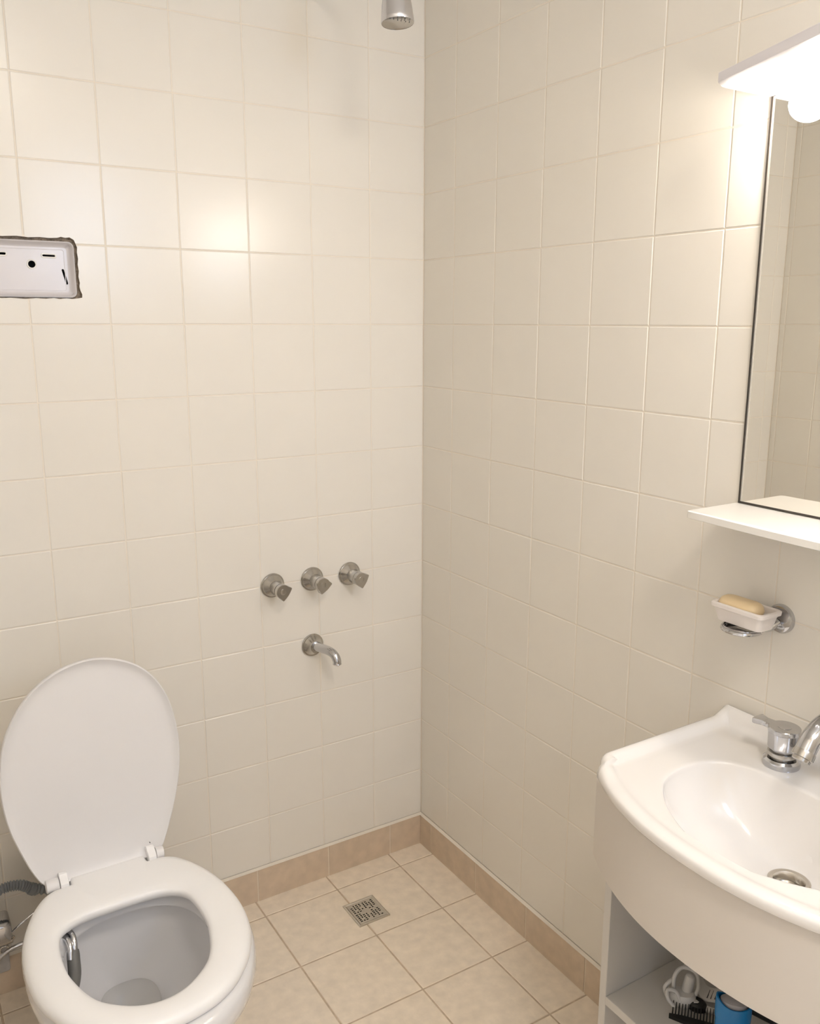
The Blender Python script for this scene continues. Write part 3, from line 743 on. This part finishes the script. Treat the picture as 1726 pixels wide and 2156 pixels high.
rings = [between(0, z0+.004, .003), between(0, z0+.010), between(0, z0+.0155, .001), between(0, z0+.019, .004), between(0, z0+.0212, .009), between(0, z0+.0225, .017), between(.5, z0+.0235), between(1, z0+.0228, -.020), between(1, z0+.0212, -.012), between(1, z0+.0180, -.0055), between(1, z0+.0135, -.0015), between(1, z0+.008), between(1, z0+.002, -.001), between(1, z0, -.003), between(0, z0, .006)]
rings.append(rings[0]); g.loft(rings, False, False); g.build('seat', M['seat'], t, smooth=50)
# bowl body
rings = []
for z, hw, yb, yf, yc, pb in ((0, .100, -.03, -.50, -.30, 3.5), (.012, .104, -.03, -.505, -.30, 3.5), (.03, .098, -.03, -.50, -.30, 3.5), (.09, .096, -.05, -.50, -.30, 3.2), (.15, .103, -.07, -.53, -.34, 3.0), (.21, .124, -.09, -.595, -.38, 2.8), (.26, .150, -.16, -.660, -.43, 2.6), (.30, .172, -.20, -.705, -.46, 2.5), (.33, .1835, -.225, -.725, -.47, 2.5), (.347, .1855, -.232, -.729, -.472, 2.5), (.360, .1845, -.235, -.728, -.472, 2.5), (.3690, .1810, -.238, -.7245, -.472, 2.5), (.3735, .1745, -.243, -.718, -.472, 2.5), (.3748, .166, -.252, -.710, -.472, 2.5)):
    rings.append(egg(TX+.006, hw, yb, yf, yc, 2.05, pb, z=z))
# opening, rim band, overhang, inner bowl
def op(hw, yb, yf, z, cx=TX+.004, yc=-.47): return egg(cx, hw, yb, yf, yc, 2.0, 2.5, z=z)
rings += [op(.132, -.318, -.668, .3748), op(.127, -.325, -.662, .3735), op(.1245, -.333, -.659, .370), op(.1225, -.342, -.657, .358), op(.1215, -.349, -.656, .343), op(.1230, -.349, -.658, .3385), op(.136, -.325, -.668, .3385), op(.140, -.312, -.670, .337), op(.139, -.310, -.668, .320), op(.132, -.312, -.652, .295), op(.118, -.315, -.615, .262, yc=-.44), op(.097, -.315, -.56, .228, yc=-.41), op(.073, -.315, -.49, .200, yc=-.38), op(.058, -.315, -.455, .180, yc=-.375), op(.048, -.320, -.435, .160, yc=-.375), op(.040, -.33, -.42, .140, yc=-.375), op(.030, -.34, -.405, .126, yc=-.375), op(.014, -.36, -.385, .120, yc=-.375)]
g = G(); g.loft(rings, True, True); g.build('bowl', M['ceramic'], t, smooth=60)
g = G(); g.loft([[(x, y, z) for x, y, _ in egg(TX+.004, hw, yb, yf, -.375, 2, 2.5, z=0)] for z, hw, yb, yf in ((.1605, .0478, -.3205, -.4345), (.1700, .0525, -.3178, -.4440))])
g.build('water', mat('still_water', (208, 206, 203), .04, spec=.5), t)
# rear deck
g = G(); rings = []
for z, i in ((.20, .012), (.215, .004), (.36, 0), (.371, .004), (.3745, .012)):
    rings.append([(x, y, z) for x, y in rrect(TX-.088+i, -.262, TX+.088-i, -.030-i, .02)])
g.loft(rings); g.build('rear_deck', M['ceramic'], t)
# lid (raised); plane leans back slightly
lid2 = [(-1.004, .004), (-.998, -.001), (-.985, -.003), (-.93, -.003), (-.85, -.003), (-.802, -.003), (-.792, .001), (-.785, .010), (-.7785, .024), (-.7680, .052), (-.7555, .092), (-.7450, .132), (-.7385, .172), (-.7365, .205), (-.7375, .238), (-.7440, .284), (-.7555, .322), (-.7745, .357), (-.8010, .3855), (-.8310, .4035), (-.8620, .4140), (-.8940, .4175), (-.9300, .4120), (-.9610, .3995), (-.9890, .3810), (-1.0130, .3560), (-1.0310, .3300), (-1.0440, .3030), (-1.0530, .2720), (-1.0585, .2350), (-1.0600, .2000), (-1.0580, .1650), (-1.0520, .1270), (-1.0440, .0980), (-1.0330, .0640), (-1.0230, .0370), (-1.0125, .0150)]
lp = resample([v.to_2d() for v in catmull([Vector((a, b, 0)) for a, b in lid2], 5, True)], 160)
LA = math.radians(3); HY, HZ = -.278, .395
def lidp(x, s, tt): # s up along the lid, tt towards the room
    return (x, HY+s*math.sin(LA)-tt*math.cos(LA), HZ+s*math.cos(LA)+tt*math.sin(LA))
def lring(off, tt):
    n = len(lp); out = []
    for i in range(n):
        a, b2 = lp[i-2], lp[(i+2) % n]; d_ = (b2-a).normalized(); nn = Vector((-d_.y, d_.x))
        p = lp[i]+nn*off; out.append(lidp(p.x, p.y, tt))
    return out
s_sign = 1 if sum(lp[i].x*lp[(i+1) % len(lp)].y-lp[(i+1) % len(lp)].x*lp[i].y for i in range(len(lp))) > 0 else -1
lr = lambda off, tt: lring(off*s_sign, tt)
g = G(); rings = [lr(.016, -.016), lr(.006, -.0145), lr(.001, -.010), lr(0, -.003), lr(.0008, .0), lr(.0022, .0012), lr(.0036, .0002), lr(.0075, -.0035), lr(.015, -.0068), lr(.024, -.0082), lr(.034, -.0086)]
g.loft(rings); g.build('lid', M['lid'], t, smooth=50)
for hx0, hx1, kx0, kx1 in ((TX-.0885, TX-.0735, TX-.1125, TX-.0895), (TX+.0735, TX+.0885, TX+.0895, TX+.1045)):
    g = G(); rings = []
    prof_ = [(-.297, .3955), (-.2965, .402), (-.291, .4075), (-.284, .4105), (-.281, .4140), (-.2755, .4150), (-.270, .4120), (-.262, .408), (-.258, .398), (-.258, .3755), (-.296, .3755)]
    for x, s in ((hx0, .93), (hx0+.0008, 1), (hx1-.0008, 1), (hx1, .93)):
        rings.append([(x, -.278+(y+.278)*s, .398+(z-.398)*s) for y, z in prof_])
    g.loft(rings); g.build('hinge', M['seat'], t)
    g = G(); g.lathe([(.0105, 0), (.0118, .001), (.0118, kx1-kx0-.001), (.0105, kx1-kx0)], (kx0, -.283, .3985), (1, 0, 0), n=24); g.build('hinge_barrel', M['lid'], t)
# bidet jet inside the bowl
g = G()
for k in (0, 1):
    o_ = Vector((.0, .0, 0)) if k == 0 else Vector((-.0085, -.0085, -.003))
    P = [Vector((-1.035, -.388, .3695)), Vector((-1.010, -.384, .3695)), Vector((-.992, -.3835, .3685)), Vector((-.983, -.391, .365)), Vector((-.981, -.403, .355)), Vector((-.983, -.413, .340))]
    g.tube(catmull([p+o_ for p in P], 6), .0055, 14)
t2 = thing('bidet_jet', (-1.035, -.388, .365), 'chrome tube with grey rubber end reaching into the toilet bowl', 'bidet jet')
g.build('tube', M['chrome'], t2)
g = G(); P = catmull([Vector((-.985, -.409, .345)), Vector((-.9865, -.418, .333)), Vector((-.990, -.438, .318)), Vector((-1.000, -.462, .308)), Vector((-1.012, -.485, .300))], 6)
g.tube(P, [.0095+.0014*math.sin(min(1, i/5)*PI/2) for i in range(len(P))], 18); g.build('rubber_sleeve', M['rubber'], t2)

# ------------------------------------------------------------------ plumbing left of the toilet
t = thing('flush_hose', (-1.03, -.05, .27), 'grey corrugated hose running behind the toilet near the left wall', 'hose')
g = G(); P = catmull([Vector((-1.20, -.045, .235)), Vector((-1.13, -.048, .258)), Vector((-1.065, -.05, .2735)), Vector((-1.042, -.05, .2755)), Vector((-1.020, -.05, .2700)), Vector((-1.004, -.05, .2580)), Vector((-.975, -.052, .245)), Vector((-.93, -.06, .24))], 24)
g.tube(P, [.0098+.0016*math.sin(2*PI*i/6.) for i in range(len(P))], 16); g.build('corrugated_tube', M['grey'], t, smooth=80)
g = G(); g.lathe([(.010, 0), (.0125, .001), (.0128, .010), (.011, .012), (.011, .016)], (-1.005, -.05, .2575), (.75, 0, -.6), n=20); g.build('hose_nut', M['grey'], t)
t = thing('angle_valve', (-1.062, -.03, .16), 'chrome angle valve on the wall left of the toilet', 'valve')
g = G(); rings = []
for y, i in ((-.040, .004), (-.044, 0), (-.085, 0), (-.092, .003), (-.0945, .008)):
    rings.append([(x, y, z) for x, z in rrect(-1.092+i, .176+i, -1.050-i, .222-i, .010)])
g.loft(rings); g.build('valve_body', M['chrome'], t)
g = G().tube([(-1.070, -.04, .18), (-1.070, -.04, .150)], .011); g.tube([(-1.085, -.05, .152), (-1.048, -.055, .158)], .0075); g.tube([(-1.07, -.001, .152), (-1.07, -.045, .152)], .009); g.build('valve_stem', M['dchrome'], t)
G().lathe([(.026, 0), (.026, .002), (.019, .008), (.011, .010)], (-1.07, -.0008, .152), (0, -1, 0)).build('wall_plate', M['dchrome'], t)
G().torus((-1.052, -.072, .172), (0, 1, .3), .006, .0022).build('valve_ring', M['dchrome'], t)
t = thing('supply_tube', (-1.06, -.06, .19), 'thin chrome tube rising from the valve towards the toilet back', 'pipe')
g = G(); g.tube(catmull([Vector((-1.050, -.075, .186)), Vector((-1.030, -.075, .200)), Vector((-1.00, -.072, .215)), Vector((-.975, -.07, .225))], 8), .0022, 10); g.build('tube', M['chrome'], t)
t = thing('bidet_pipe', (-1.06, -.06, .13), 'bent chrome pipe passing under the valve to the toilet', 'pipe')
g = G(); g.tube(catmull([Vector((-1.12, -.06, .085)), Vector((-1.085, -.06, .118)), Vector((-1.060, -.06, .136)), Vector((-1.035, -.06, .142)), Vector((-.99, -.06, .143))], 8), .0042, 12); g.build('tube', M['chrome'], t)
t = thing('pipe_cover', (-1.075, -.01, .10), 'pale square cover plate on the skirting left of the toilet', 'cover plate')
g = G(); rings = []
for y, i in ((-.0088, 0), (-.0120, 0), (-.0135, .002)):
    rings.append([(x, y, z) for x, z in rrect(-1.130+i, .055+i, -1.054-i, .128-i, .006)])
g.loft(rings); g.build('plate', M['paper'], t)
G().torus((-1.062, -.02, .112), (.2, 1, 0), .009, .0022).build('retaining_clip', M['dchrome'], t)
